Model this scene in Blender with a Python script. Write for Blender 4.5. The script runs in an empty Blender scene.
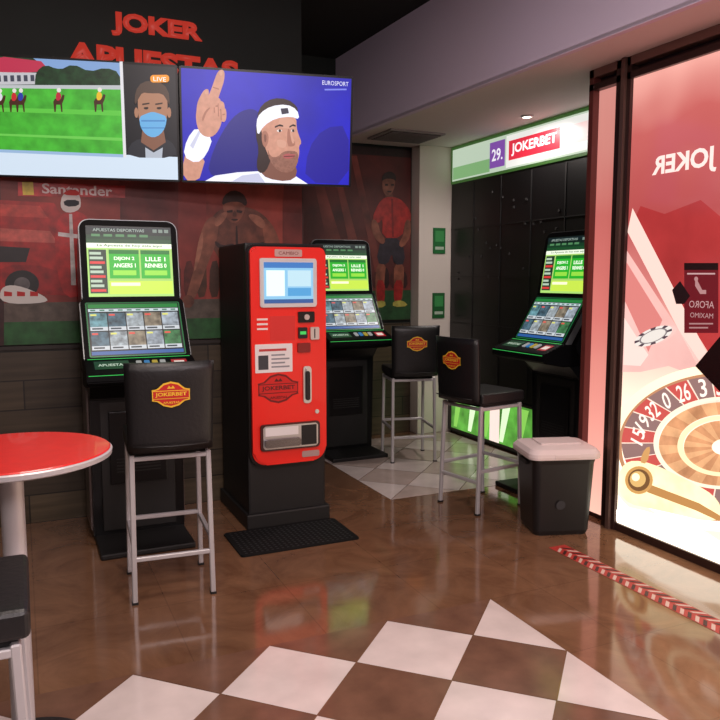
import bpy, bmesh, math, random
import numpy as np
from mathutils import Vector, Matrix
random.seed(7)
scene = bpy.context.scene
scene.view_settings.view_transform = 'Standard'

# ---------------------------------------------------------------- materials
def lin(c):
    return tuple(((x/255.0)/12.92 if x/255.0 <= 0.04045 else (((x/255.0)+0.055)/1.055)**2.4) for x in c)
_m = {}
def mat(name, rgb, rough=0.5, metal=0.0, em=0.0, noise=0.0, nscale=6.0, coat=0.0, bump=0.0, spec=0.5):
    if name in _m: return _m[name]
    m = bpy.data.materials.new(name); m.use_nodes = True
    nt = m.node_tree; b = nt.nodes['Principled BSDF']
    c = lin(rgb)
    b.inputs['Roughness'].default_value = rough
    b.inputs['Metallic'].default_value = metal
    b.inputs['Specular IOR Level'].default_value = spec
    b.inputs['Coat Weight'].default_value = coat
    if em > 0:
        b.inputs['Base Color'].default_value = (c[0]*.15, c[1]*.15, c[2]*.15, 1)
        b.inputs['Emission Color'].default_value = (*c, 1)
        b.inputs['Emission Strength'].default_value = em
    else:
        b.inputs['Base Color'].default_value = (*c, 1)
    if noise > 0 or bump > 0:
        tc = nt.nodes.new('ShaderNodeTexCoord')
        n = nt.nodes.new('ShaderNodeTexNoise'); n.inputs['Scale'].default_value = nscale
        n.inputs['Detail'].default_value = 6
        nt.links.new(tc.outputs['Object'], n.inputs['Vector'])
        if noise > 0:
            r = nt.nodes.new('ShaderNodeValToRGB')
            r.color_ramp.elements[0].position = .3; r.color_ramp.elements[1].position = .7
            r.color_ramp.elements[0].color = (*[x*(1-noise) for x in c], 1)
            r.color_ramp.elements[1].color = (*[min(1, x*(1+noise)) for x in c], 1)
            nt.links.new(n.outputs['Fac'], r.inputs['Fac'])
            nt.links.new(r.outputs['Color'], b.inputs['Emission Color' if em > 0 else 'Base Color'])
        if bump > 0:
            bp = nt.nodes.new('ShaderNodeBump'); bp.inputs['Strength'].default_value = bump
            bp.inputs['Distance'].default_value = .01
            nt.links.new(n.outputs['Fac'], bp.inputs['Height'])
            nt.links.new(bp.outputs['Normal'], b.inputs['Normal'])
    _m[name] = m
    return m
def E(rgb, s=1.0):
    return mat('glow_%d_%d_%d_%d' % (*rgb, int(s*100)), rgb, .35, em=s)
def P(rgb, rough=.6):
    return mat('print_%d_%d_%d' % rgb, rgb, rough)
def PM(rgb, k=.82):
    return mat('mural_print_%d_%d_%d' % rgb, tuple(int(x*k) for x in rgb), .45, noise=.38, nscale=17)

# ---------------------------------------------------------------- geometry builder
class Plane:
    def __init__(s, o, u, v):
        s.o = Vector(o); s.u = Vector(u).normalized(); s.v = Vector(v).normalized(); s.n = s.u.cross(s.v)
    def at(s, a, b, h=0): return s.o + s.u*a + s.v*b + s.n*h

def smooth_pts(pts, it):
    for _ in range(it):
        q = []
        for i in range(len(pts)):
            a = pts[i]; b = pts[(i+1) % len(pts)]
            q.append((a[0]*.75+b[0]*.25, a[1]*.75+b[1]*.25))
            q.append((a[0]*.25+b[0]*.75, a[1]*.25+b[1]*.75))
        pts = q
    return pts
def rr(x0, y0, x1, y1, r, rb=None, seg=6):
    rb = r if rb is None else rb
    out = []
    for cx, cy, a0, q in ((x1-rb, y0+rb, -90, rb), (x1-r, y1-r, 0, r), (x0+r, y1-r, 90, r), (x0+rb, y0+rb, 180, rb)):
        for i in range(seg+1):
            a = math.radians(a0+90*i/seg); out.append((cx+q*math.cos(a), cy+q*math.sin(a)))
    return out
def circ(cx, cy, r, n=24, ry=None):
    ry = r if ry is None else ry
    return [(cx+r*math.cos(2*math.pi*i/n), cy+ry*math.sin(2*math.pi*i/n)) for i in range(n)]

class B:
    def __init__(s, name): s.name = name; s.bm = bmesh.new(); s.mats = []
    def mi(s, m):
        if m not in s.mats: s.mats.append(m)
        return s.mats.index(m)
    def merge(s, t, m, smooth=False):
        i = s.mi(m)
        bmesh.ops.recalc_face_normals(t, faces=t.faces) if len(t.faces) > 1 else None
        for f in t.faces:
            f.material_index = i
            if smooth: f.smooth = True
        me = bpy.data.meshes.new('tmp'); t.to_mesh(me); t.free()
        s.bm.from_mesh(me); bpy.data.meshes.remove(me)
    def box(s, a, b, m, bev=0.0, seg=2):
        t = bmesh.new()
        bmesh.ops.create_cube(t, size=1)
        for v in t.verts:
            v.co = Vector([(a[k]+b[k])/2 + v.co[k]*(b[k]-a[k]) for k in range(3)])
        if bev > 0: bmesh.ops.bevel(t, geom=t.edges[:], offset=bev, segments=seg, affect='EDGES', profile=.6)
        s.merge(t, m)
    def plate(s, pl, outline, h0, h1, m, bev=0.0):
        t = bmesh.new()
        lo = [t.verts.new(pl.at(a, b, h0)) for a, b in outline]
        hi = [t.verts.new(pl.at(a, b, h1)) for a, b in outline]
        n = len(outline)
        t.faces.new(lo[::-1]); top = t.faces.new(hi)
        for i in range(n): t.faces.new((lo[i], lo[(i+1) % n], hi[(i+1) % n], hi[i]))
        if bev > 0: bmesh.ops.bevel(t, geom=list(top.edges), offset=bev, segments=2, affect='EDGES')
        s.merge(t, m)
    def poly(s, pl, pts, m, layer=1, sm=0, dh=.0007):
        if sm: pts = smooth_pts(pts, sm)
        t = bmesh.new()
        f = t.faces.new([t.verts.new(pl.at(a, b, layer*dh)) for a, b in pts])
        f.normal_update()
        if f.normal.dot(pl.n) < 0: f.normal_flip()
        if len(pts) > 4: bmesh.ops.triangulate(t, faces=[f])
        i = s.mi(m)
        for f in t.faces: f.material_index = i
        me = bpy.data.meshes.new('tmp'); t.to_mesh(me); t.free()
        s.bm.from_mesh(me); bpy.data.meshes.remove(me)
    def rect(s, pl, x0, y0, x1, y1, m, layer=1, dh=.0007):
        s.poly(pl, [(x0, y0), (x1, y0), (x1, y1), (x0, y1)], m, layer, dh=dh)
    def bar(s, p0, p1, w, m, w2=None, bev=.003):
        p0 = Vector(p0); p1 = Vector(p1); d = (p1-p0).normalized()
        r = Vector((0, 0, 1)) if abs(d.z) < .9 else Vector((0, 1, 0))
        a = d.cross(r).normalized(); b = a.cross(d).normalized(); w2 = w2 or w
        t = bmesh.new(); vs = []
        for p in (p0, p1):
            vs.append([t.verts.new(p+a*w/2*i+b*w2/2*j) for i, j in ((-1, -1), (1, -1), (1, 1), (-1, 1))])
        t.faces.new(vs[0][::-1]); t.faces.new(vs[1])
        for i in range(4): t.faces.new((vs[0][i], vs[0][(i+1) % 4], vs[1][(i+1) % 4], vs[1][i]))
        if bev: bmesh.ops.bevel(t, geom=t.edges[:], offset=bev, segments=1, affect='EDGES')
        s.merge(t, m)
    def tube(s, pts, r, m, n=12):
        t = bmesh.new(); rings = []
        pts = [Vector(p) for p in pts]
        for k, p in enumerate(pts):
            d = (pts[min(k+1, len(pts)-1)]-pts[max(k-1, 0)]).normalized()
            q = Vector((0, 0, 1)) if abs(d.z) < .9 else Vector((1, 0, 0))
            a = d.cross(q).normalized(); b = a.cross(d).normalized()
            rings.append([t.verts.new(p+(a*math.cos(2*math.pi*i/n)+b*math.sin(2*math.pi*i/n))*r) for i in range(n)])
        for k in range(len(rings)-1):
            for i in range(n):
                f = t.faces.new((rings[k][i], rings[k][(i+1) % n], rings[k+1][(i+1) % n], rings[k+1][i])); f.smooth = True
        t.faces.new(rings[0][::-1]); t.faces.new(rings[-1])
        s.merge(t, m)
    def lathe(s, prof, m, c=(0, 0), n=64):
        t = bmesh.new(); rings = []
        for r, z in prof:
            rings.append([t.verts.new((c[0]+max(r, .0005)*math.cos(2*math.pi*i/n), c[1]+max(r, .0005)*math.sin(2*math.pi*i/n), z)) for i in range(n)])
        for k in range(len(rings)-1):
            for i in range(n):
                t.faces.new((rings[k][i], rings[k][(i+1) % n], rings[k+1][(i+1) % n], rings[k+1][i]))
        t.faces.new(rings[0][::-1]); t.faces.new(rings[-1])
        s.merge(t, m)
    def loft(s, loops, m, smooth=False):
        t = bmesh.new(); rings = [[t.verts.new((x, y, z)) for x, y in pts] for pts, z in loops]
        n = len(rings[0])
        for k in range(len(rings)-1):
            for i in range(n):
                t.faces.new((rings[k][i], rings[k][(i+1) % n], rings[k+1][(i+1) % n], rings[k+1][i]))
        t.faces.new(rings[0][::-1]); t.faces.new(rings[-1])
        s.merge(t, m, smooth)
    def prism(s, prof, x0, x1, m, bev=0.0):
        t = bmesh.new()
        a = [t.verts.new((x0, y, z)) for y, z in prof]; b = [t.verts.new((x1, y, z)) for y, z in prof]
        n = len(prof); t.faces.new(a[::-1]); t.faces.new(b)
        for i in range(n): t.faces.new((a[i], a[(i+1) % n], b[(i+1) % n], b[i]))
        if bev: bmesh.ops.bevel(t, geom=t.edges[:], offset=bev, segments=2, affect='EDGES')
        s.merge(t, m)
    def text(s, pl, txt, cx, cy, w, h, m, layer=1, bold=.0, ext=0, mirror=False, dh=.0007):
        cu = bpy.data.curves.new('t', 'FONT'); cu.body = txt; cu.size = 1; cu.offset = bold; cu.extrude = 0
        cu.resolution_u = 3
        ob = bpy.data.objects.new('t', cu); scene.collection.objects.link(ob)
        dg = bpy.context.evaluated_depsgraph_get()
        me = bpy.data.meshes.new_from_object(ob.evaluated_get(dg))
        bpy.data.objects.remove(ob); bpy.data.curves.remove(cu)
        if not me.vertices: return
        xs = [v.co.x for v in me.vertices]; ys = [v.co.y for v in me.vertices]
        sx = w/(max(xs)-min(xs)); sy = h/(max(ys)-min(ys)); mx = (max(xs)+min(xs))/2; my = (max(ys)+min(ys))/2
        t = bmesh.new(); t.from_mesh(me); bpy.data.meshes.remove(me)
        if ext:
            g = bmesh.ops.extrude_face_region(t, geom=t.faces[:])
            for v in [q for q in g['geom'] if isinstance(q, bmesh.types.BMVert)]: v.co.z += 1
        sg = -1 if mirror else 1
        for v in t.verts:
            v.co = pl.at(cx+sg*(v.co.x-mx)*sx, cy+(v.co.y-my)*sy, layer*dh + (ext if v.co.z > .5 else 0))
        i = s.mi(m)
        for f in t.faces: f.material_index = i
        me = bpy.data.meshes.new('tmp'); t.to_mesh(me); t.free()
        s.bm.from_mesh(me); bpy.data.meshes.remove(me)
    def done(s, loc=(0, 0, 0), rz=0, parent=None):
        me = bpy.data.meshes.new(s.name); s.bm.to_mesh(me); s.bm.free()
        for m in s.mats: me.materials.append(m)
        ob = bpy.data.objects.new(s.name, me); scene.collection.objects.link(ob)
        ob.location = loc; ob.rotation_euler = (0, 0, math.radians(rz))
        if parent: ob.parent = parent
        return ob

class Sheet:
    """flat artwork: drawing-sheet coordinates -> real plane coordinates (projective map of 4 corners)"""
    def __init__(s, b, pl, src, rect):
        s.b = b; s.pl = pl
        x0, y0, x1, y1 = rect
        dst = [(x0, y1), (x1, y1), (x1, y0), (x0, y0)]   # TL TR BR BL
        A = []; R = []
        for (x, y), (u, v) in zip(src, dst):
            A.append([x, y, 1, 0, 0, 0, -u*x, -u*y]); R.append(u)
            A.append([0, 0, 0, x, y, 1, -v*x, -v*y]); R.append(v)
        s.h = np.linalg.solve(np.array(A, float), np.array(R, float))
    def q(s, x, y):
        h = s.h; w = h[6]*x+h[7]*y+1
        return ((h[0]*x+h[1]*y+h[2])/w, (h[3]*x+h[4]*y+h[5])/w)
    def poly(s, pts, m, layer=1, sm=0, lim=None):
        if sm: pts = smooth_pts(pts, sm)
        pp = [s.q(*p) for p in pts]
        if lim:
            for ax, v, kl in ((0, lim[0], False), (1, lim[1], False), (0, lim[2], True), (1, lim[3], True)):
                if pp: pp = clip(pp, ax, v, kl)
        if len(pp) >= 3: s.b.poly(s.pl, pp, m, layer)
    def rect(s, x0, y0, x1, y1, m, layer=1): s.poly([(x0, y0), (x1, y0), (x1, y1), (x0, y1)], m, layer)
    def text(s, t, x0, x1, y0, y1, m, layer=2, bold=0, mirror=False):
        a = s.q(x0, (y0+y1)/2); c = s.q(x1, (y0+y1)/2); d = s.q((x0+x1)/2, y0); e = s.q((x0+x1)/2, y1)
        s.b.text(s.pl, t, (a[0]+c[0])/2, (d[1]+e[1])/2, abs(c[0]-a[0]), abs(d[1]-e[1]), m, layer, bold, mirror=mirror)
def clip(poly, ax, lim, keep_less):
    out = []
    for i in range(len(poly)):
        a = poly[i]; c = poly[(i+1) % len(poly)]
        ia = (a[ax] <= lim) if keep_less else (a[ax] >= lim); ic = (c[ax] <= lim) if keep_less else (c[ax] >= lim)
        if ia: out.append(a)
        if ia != ic:
            t = (lim-a[ax])/(c[ax]-a[ax]); out.append((a[0]+(c[0]-a[0])*t, a[1]+(c[1]-a[1])*t))
    return out

# common materials
BLK = mat('black_gloss', (13, 13, 15), .32, spec=.35)
BEZ = mat('black_bezel', (12, 12, 14), .5, spec=.08)
BLKM = mat('black_matte', (18, 17, 18), .55)
LEATH = mat('black_leather', (22, 21, 23), .42, bump=.15, nscale=60)
STEEL = mat('brushed_steel', (190, 188, 190), .3, .85)
TRIM = mat('dark_chrome_trim', (130, 134, 136), .4, .7)
GREYP = mat('painted_grey_metal', (190, 186, 188), .38, .25)
RED = mat('red_plastic', (238, 30, 16), .4, coat=.1)
WHITE = mat('white_plastic', (225, 220, 218), .4)

# ---------------------------------------------------------------- room shell
def floor_mat():
    m = bpy.data.materials.new('brown_polished_stone'); m.use_nodes = True
    nt = m.node_tree; b = nt.nodes['Principled BSDF']; L = nt.links.new
    tc = nt.nodes.new('ShaderNodeTexCoord')
    n1 = nt.nodes.new('ShaderNodeTexNoise'); n1.inputs['Scale'].default_value = 2.6; n1.inputs['Detail'].default_value = 11
    n1.inputs['Roughness'].default_value = .65
    n1.inputs['Distortion'].default_value = 1.5
    L(tc.outputs['Object'], n1.inputs['Vector'])
    r = nt.nodes.new('ShaderNodeValToRGB')
    r.color_ramp.elements[0].position = .3; r.color_ramp.elements[0].color = (*lin((104, 72, 52)), 1)
    r.color_ramp.elements[1].position = .72; r.color_ramp.elements[1].color = (*lin((140, 102, 76)), 1)
    L(n1.outputs['Fac'], r.inputs['Fac'])
    br = nt.nodes.new('ShaderNodeTexBrick'); br.offset = 0; br.inputs['Scale'].default_value = 1
    br.inputs['Mortar Size'].default_value = .003; br.inputs['Brick Width'].default_value = .6; br.inputs['Row Height'].default_value = .6
    br.inputs['Color1'].default_value = (1, 1, 1, 1); br.inputs['Color2'].default_value = (.88, .88, .88, 1); br.inputs['Mortar'].default_value = (.75, .75, .75, 1)
    L(tc.outputs['Object'], br.inputs['Vector'])
    mx = nt.nodes.new('ShaderNodeMix'); mx.data_type = 'RGBA'; mx.blend_type = 'MULTIPLY'; mx.inputs[0].default_value = 1
    L(r.outputs['Color'], mx.inputs[6]); L(br.outputs['Color'], mx.inputs[7]); L(mx.outputs[2], b.inputs['Base Color'])
    n2 = nt.nodes.new('ShaderNodeTexNoise'); n2.inputs['Scale'].default_value = 4
    L(tc.outputs['Object'], n2.inputs['Vector'])
    mr = nt.nodes.new('ShaderNodeMapRange'); mr.inputs[3].default_value = .04; mr.inputs[4].default_value = .14
    L(n2.outputs['Fac'], mr.inputs[0]); L(mr.outputs[0], b.inputs['Roughness'])
    b.inputs['Specular IOR Level'].default_value = .9
    bp = nt.nodes.new('ShaderNodeBump'); bp.inputs['Strength'].default_value = .10; bp.inputs['Distance'].default_value = .01
    L(n2.outputs['Fac'], bp.inputs['Height']); L(bp.outputs['Normal'], b.inputs['Normal'])
    return m
b = B('floor'); b.box((-3, -2.2, -.1), (4.4, 7.1, 0), floor_mat()); b.done()

WT = mat('white_marble_tile', (212, 198, 194), .14, noise=.1, nscale=5)
BT = mat('brown_tile', (112, 80, 64), .14, noise=.2, nscale=7)
FL = Plane((0, 0, 0), (1, 0, 0), (0, 1, 0))
D = .578
def tiles(name, cx, cy, x0, x1, y0, y1, brown):
    b = B(name); g = .0035
    for i in range(-16, 17):
        for j in range(-16, 17):
            for k, m in ((0, WT), (1, brown)):
                X = cx+i*D+k*D/2; Y = cy+j*D+k*D/2; h = D/2-g
                p = [(X-h, Y), (X, Y-h), (X+h, Y), (X, Y+h)]
                for ax, lim, kl in ((0, x0, False), (0, x1, True), (1, y0, False), (1, y1, True)):
                    if p: p = clip(p, ax, lim, kl)
                if len(p) >= 3: b.poly(FL, p, m, 1, dh=.0015)
    b.done()
tiles('floor_tiles_checker', 2.086, 2.711, -2.9, 2.086, -2.1, 3.0, BT)
tiles('floor_tiles_alcove', 2.4, 5.01, 2.4, 4.05, 4.72, 6.66, mat('beige_tile', (184, 166, 158), .2, noise=.12))

DKG = mat('dark_green_wall', (12, 22, 19), .7, noise=.2)
BULK = mat('lilac_grey_paint', (222, 206, 228), .8)
SOFF = mat('soffit_paint', (222, 210, 208), .8)
DKC = mat('dark_ceiling', (20, 22, 22), .9)
CREAM = mat('cream_paint', (222, 212, 202), .7)
def wains():
    m = bpy.data.materials.new('dark_wood_slats'); m.use_nodes = True
    nt = m.node_tree; b = nt.nodes['Principled BSDF']; L = nt.links.new
    tc = nt.nodes.new('ShaderNodeTexCoord'); mp = nt.nodes.new('ShaderNodeMapping'); mp.inputs['Rotation'].default_value = (math.radians(90), 0, 0)
    L(tc.outputs['Object'], mp.inputs['Vector'])
    br = nt.nodes.new('ShaderNodeTexBrick'); br.inputs['Scale'].default_value = 1
    br.inputs['Brick Width'].default_value = 2.4; br.inputs['Row Height'].default_value = .19; br.inputs['Mortar Size'].default_value = .006
    br.inputs['Mortar Smooth'].default_value = .6
    br.inputs['Color1'].default_value = (*lin((88, 74, 56)), 1); br.inputs['Color2'].default_value = (*lin((60, 50, 40)), 1); br.inputs['Mortar'].default_value = (*lin((22, 18, 15)), 1)
    L(mp.outputs[0], br.inputs['Vector'])
    mp2 = nt.nodes.new('ShaderNodeMapping'); mp2.inputs['Scale'].default_value = (1.2, 1, 22); L(tc.outputs['Object'], mp2.inputs['Vector'])
    n = nt.nodes.new('ShaderNodeTexNoise'); n.inputs['Scale'].default_value = 1.5; n.inputs['Detail'].default_value = 6; L(mp2.outputs[0], n.inputs['Vector'])
    mr = nt.nodes.new('ShaderNodeMapRange'); mr.inputs[3].default_value = .3; mr.inputs[4].default_value = 1.5; L(n.outputs['Fac'], mr.inputs[0])
    mx = nt.nodes.new('ShaderNodeVectorMath'); mx.operation = 'MULTIPLY'
    L(br.outputs['Color'], mx.inputs[0]); L(mr.outputs[0], mx.inputs[1]); L(mx.outputs[0], b.inputs['Base Color'])
    b.inputs['Roughness'].default_value = .45
    return m
WAINS = wains()
b = B('wall_back'); b.box((-3, 5.25, 0), (1.93, 7.0, 3.7), DKG); b.done()
b = B('wall_alcove'); b.box((1.93, 6.85, 0), (4.3, 7.0, 3.7), DKG); b.done()
b = B('trim_wainscot'); b.box((-3, 5.232, 0), (1.93, 5.25, 1.15), WAINS); b.box((1.94, 6.832, 0), (3.69, 6.85, 1.15), WAINS)
b.box((-3, 5.215, 1.15), (1.94, 5.25, 1.175), mat('dark_trim', (38, 30, 26), .5)); b.done()
b = B('wall_pillar'); b.box((3.7, 6.68, 0), (4.1, 6.85, 2.93), CREAM, .004); b.done()
b = B('wall_left'); b.box((-3.1, -2.2, 0), (-3, 7, 3.7), DKG); b.done()
b = B('wall_front'); b.box((-3, -2.3, 0), (4.3, -2.2, 3.7), DKG); b.done()
b = B('ceiling'); b.box((-3.1, -2.3, 3.7), (4.4, 7.1, 3.8), DKC); b.done()
# dropped soffit (lower ceiling by the entrance) with its fascia, slightly skewed to the room
b = B('ceiling_soffit')
pl = Plane((0, 0, 0), (1, 0, 0), (0, 1, 0))
b.plate(pl, [(2.86, 6.84), (3.24, -2.2), (4.3, -2.2), (4.3, 6.84)], 2.93, 2.95, SOFF)
b.plate(pl, [(2.86, 6.84), (3.24, -2.2), (3.28, -2.2), (2.90, 6.84)], 2.925, 3.70, BULK)
b.done()

# right wall in the alcove: black panelling, transom light and low window
b = B('wall_right_alcove'); b.box((4.1, 3.88, 0), (4.3, 6.85, 2.93), BLKM); b.done()
b = B('black_wall_panelling')
b.box((4.07, 3.95, .5), (4.1, 6.67, 2.56), mat('black_panel', (9, 8, 9), .4), .003)
for k in range(6):
    b.box((4.064, 4.0+k*.45, .52), (4.072, 4.012+k*.45, 2.54), BLKM)
for zz in (1.15, 1.62, 2.1): b.box((4.064, 3.96, zz), (4.072, 6.66, zz+.01), BLKM)
for k in range(30):
    yy = 4.9+random.random()*1.65; zz = 1.55+random.random()*.9
    b.box((4.058, yy, zz), (4.07, yy+.02, zz+.02), P((40, 38, 38)))
b.done()
b = B('window_1')
b.box((4.06, 3.95, 2.56), (4.1, 6.67, 2.92), mat('green_frame', (80, 130, 60), .4, em=.4))
pl = Plane((4.059, 0, 0), (0, -1, 0), (0, 0, 1))
b.rect(pl, -6.64, 2.585, -3.97, 2.895, E((190, 208, 186), .95), 1)
b.rect(pl, -6.63, 2.60, -5.98, 2.72, E((130, 178, 120), .9), 2)
b.rect(pl, -5.98, 2.625, -5.74, 2.86, E((130, 80, 170), .9), 3)
b.text(pl, '29.', -5.86, 2.74, .17, .11, E((240, 235, 245), 1), 4, .02)
b.rect(pl, -5.72, 2.6, -4.0, 2.88, E((232, 232, 226), 1.0), 3)
b.rect(pl, -5.68, 2.66, -4.98, 2.83, E((220, 46, 66), 1), 4)
b.text(pl, 'JOKERBET', -5.33, 2.745, .62, .11, E((250, 240, 240), 1.1), 5, .03)
b.rect(pl, -4.9, 2.67, -4.3, 2.82, E((240, 208, 204), 1), 4)
b.poly(pl, [(-4.3, 2.6), (-4.1, 2.88), (-4.0, 2.88), (-4.0, 2.6)], E((190, 228, 190), 1), 5)
b.done()
b = B('window_2')
b.box((4.06, 5.2, .03), (4.1, 6.67, .48), mat('dark_frame', (40, 34, 32), .4))
pl = Plane((4.059, 0, 0), (0, -1, 0), (0, 0, 1))
b.rect(pl, -6.6, .06, -5.23, .46, mat('backlit_green', (96, 172, 66), .2, em=.9, noise=.5, nscale=6), 1)
for k in range(5):
    b.poly(pl, [(-6.55+k*.27, .08), (-6.49+k*.27, .08), (-6.38+k*.27, .44), (-6.5+k*.27, .44)], E((215, 240, 195), 1.2) if k % 2 else E((140, 210, 90), 1.0), 2)
b.rect(pl, -5.9, .06, -5.74, .46, E((250, 225, 215), 1.1), 3)
b.done()
b = B('wall_sign')
for z0, z1, c in ((1.86, 2.12, (20, 110, 50)), (1.2, 1.46, (24, 96, 44))):
    b.box((3.86, 6.665, z0), (4.0, 6.68, z1), P(c), .002)
    q = Plane((0, 6.664, 0), (1, 0, 0), (0, 0, 1))
    b.rect(q, 3.88, z0+.12, 3.98, z1-.03, P((60, 150, 80)), 1)
    b.rect(q, 3.88, z0+.04, 3.98, z0+.07, P((180, 200, 180)), 1)
b.done()

# ---------------------------------------------------------------- entrance glazing on the right
FRM = mat('dark_brown_frame', (56, 36, 32), .35, .3)
b = B('wall_right'); b.box((3.56, -2.2, 0), (3.62, 3.86, 2.93), P((60, 20, 20))); b.done()
b = B('trim_1')
b.box((3.46, -2.2, 2.80), (3.55, 3.90, 2.93), FRM, .003)
b.box((3.47, -2.2, 0), (3.55, 3.90, .04), FRM)
b.box((3.4, 3.86, 0), (3.55, 3.90, 2.93), mat('maroon_jamb', (96, 44, 40), .4), .002)
b.box((3.4, 3.54, 0), (3.55, 3.66, 2.93), FRM, .003)
b.box((3.38, 3.57, 0), (3.405, 3.60, 2.93), mat('frame_edge', (110, 84, 76), .35, .4))
b.box((3.4, -2.2, 2.80), (3.46, 3.9, 2.84), FRM); b.box((3.4, -2.2, 2.88), (3.46, 3.9, 2.93), mat('frame_light', (130, 94, 84), .4, .2))
b.box((3.41, 2.0, 0), (3.5, 3.54, .05), FRM, .003)
b.box((3.41, 1.9, 0), (3.55, 2.0, 2.8), FRM, .003)
b.done()
def ramp_emis(name, stops, s0, s1, zr=3.2, rough=.12):
    m = bpy.data.materials.new(name); m.use_nodes = True
    nt = m.node_tree; b = nt.nodes['Principled BSDF']; L = nt.links.new
    tc = nt.nodes.new('ShaderNodeTexCoord'); sp = nt.nodes.new('ShaderNodeSeparateXYZ'); L(tc.outputs['Object'], sp.inputs[0])
    n = nt.nodes.new('ShaderNodeTexNoise'); n.inputs['Scale'].default_value = 1.6; L(tc.outputs['Object'], n.inputs['Vector'])
    ad = nt.nodes.new('ShaderNodeMath'); ad.operation = 'MULTIPLY_ADD'; ad.inputs[1].default_value = .5; L(n.outputs['Fac'], ad.inputs[0]); L(sp.outputs['Z'], ad.inputs[2])
    dv = nt.nodes.new('ShaderNodeMath'); dv.operation = 'DIVIDE'; dv.inputs[1].default_value = zr; L(ad.outputs[0], dv.inputs[0])
    r = nt.nodes.new('ShaderNodeValToRGB'); cr = r.color_ramp
    cr.elements[0].position = .0; cr.elements[0].color = (*lin(stops[0][1]), 1)
    cr.elements[1].position = 1; cr.elements[1].color = (*lin(stops[-1][1]), 1)
    for p, c in stops[1:-1]:
        e = cr.elements.new(p); e.color = (*lin(c), 1)
    L(dv.outputs[0], r.inputs['Fac']); L(r.outputs['Color'], b.inputs['Emission Color'])
    mr = nt.nodes.new('ShaderNodeMapRange'); mr.inputs[1].default_value = 0; mr.inputs[2].default_value = 1.2
    mr.inputs[3].default_value = s0; mr.inputs[4].default_value = s1; L(sp.outputs['Z'], mr.inputs[0]); L(mr.outputs[0], b.inputs['Emission Strength'])
    b.inputs['Base Color'].default_value = (.1, .05, .05, 1); b.inputs['Roughness'].default_value = rough
    return m
b = B('window_3')      # narrow side light
b.box((3.45, 3.66, .04), (3.54, 3.86, 2.8), ramp_emis('side_light_vinyl', [(0, (255, 206, 184)), (.3, (244, 160, 146)), (.5, (226, 124, 116)), (.7, (204, 106, 100)), (.85, (216, 140, 130)), (1, (220, 150, 140))], 1.2, .95))
b.done()
GB = ramp_emis('backlit_vinyl', [(0, (255, 244, 220)), (.28, (255, 226, 198)), (.42, (244, 196, 180)), (.56, (210, 126, 120)), (.70, (170, 66, 66)), (.84, (190, 92, 88)), (.93, (234, 164, 152)), (1, (250, 206, 194))], 2.6, 1.15)  # top glare, haze and blown-out foot are painted into the ramp
b = B('door_1')
b.box((3.425, 2.0, .05), (3.46, 3.54, 2.80), GB)
pl = Plane((3.425, 0, 0), (0, -1, 0), (0, 0, 1))
LM = (-3.535, .055, -2.02, 2.79)
S = Sheet(b, pl, [(634.4, 78.3), (796.4, 25.4), (762.8, 581.9), (617.4, 522.7)], (-3.53, .05, -2.5, 2.8))
S.text('JOKER', 652, 716, 151, 176, E((250, 220, 212), 1.2), 3, .03, mirror=True)
REDV = mat('backlit_red_field', (178, 56, 56), .15, em=1.0, noise=.25, nscale=2)
S.poly([(628, 232), (700, 340), (720, 372), (760, 395), (760, 250), (700, 200), (664, 214), (640, 206)], REDV, 1)
S.poly([(627, 232), (632, 208), (728, 395), (716, 402)], E((250, 210, 198), 1.15), 2)
S.poly([(621, 372), (626, 250), (706, 372), (700, 378), (668, 366), (640, 372)], mat('backlit_pink_field', (240, 186, 178), .15, em=1.1, noise=.12, nscale=3), 2)
S.poly([(624, 300), (626, 262), (662, 320), (648, 352)], E((222, 132, 126), 1.05), 3)
S.poly([(623, 365), (624, 318), (648, 355), (640, 366)], E((248, 216, 206), 1.15), 3)
# poker chip
for r, c, ly in ((20, (244, 236, 228), 25), (15, (140, 130, 132), 26), (13, (240, 232, 224), 27)):
    S.poly([(655+r*math.cos(a)*.95, 336-r*.42*math.sin(a)-r*.32*math.cos(a)) for a in [2*math.pi*i/28 for i in range(28)]], E(c, 1), ly)
for i in range(8):
    a = 2*math.pi*i/8
    S.poly([(655+r*math.cos(a+da)*.95, 336-r*.42*math.sin(a+da)-r*.32*math.cos(a+da)) for r, da in ((15, -.15), (20, -.15), (20, .15), (15, .15))], E((90, 70, 80), .9), 28)
# occupancy notice (seen from behind)
S.rect(684, 263, 718, 333, E((116, 26, 36), .8), 5); S.rect(684, 263, 718, 270, E((40, 16, 18), .5), 6)
S.rect(687, 273, 715, 274.5, E((210, 170, 170), .9), 6)
S.poly([(695, 280), (697, 280), (702, 290), (706, 290), (706, 294), (700, 294), (695, 286)], E((190, 140, 140), .9), 6)
S.poly(circ(696, 279, 2, 10, 2.4), E((190, 140, 140), .9), 6)
S.text('AFORO', 689, 714, 301, 308, E((205, 160, 160), .9), 6, .0, mirror=True)
S.text('MAXIMO', 690, 713, 313, 318, E((195, 150, 150), .9), 6, .0, mirror=True)
for k in range(2): S.rect(689, 323+k*4, 713-(k % 2)*5, 324.5+k*4, E((190, 140, 140), .8), 6)
S.poly([(672, 290), (680, 281), (690, 296), (684, 304), (676, 304)], E((40, 20, 24), .5), 7)
S.poly([(697, 366), (722, 336), (748, 360), (722, 392)], E((30, 12, 14), .4), 27)
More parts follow.
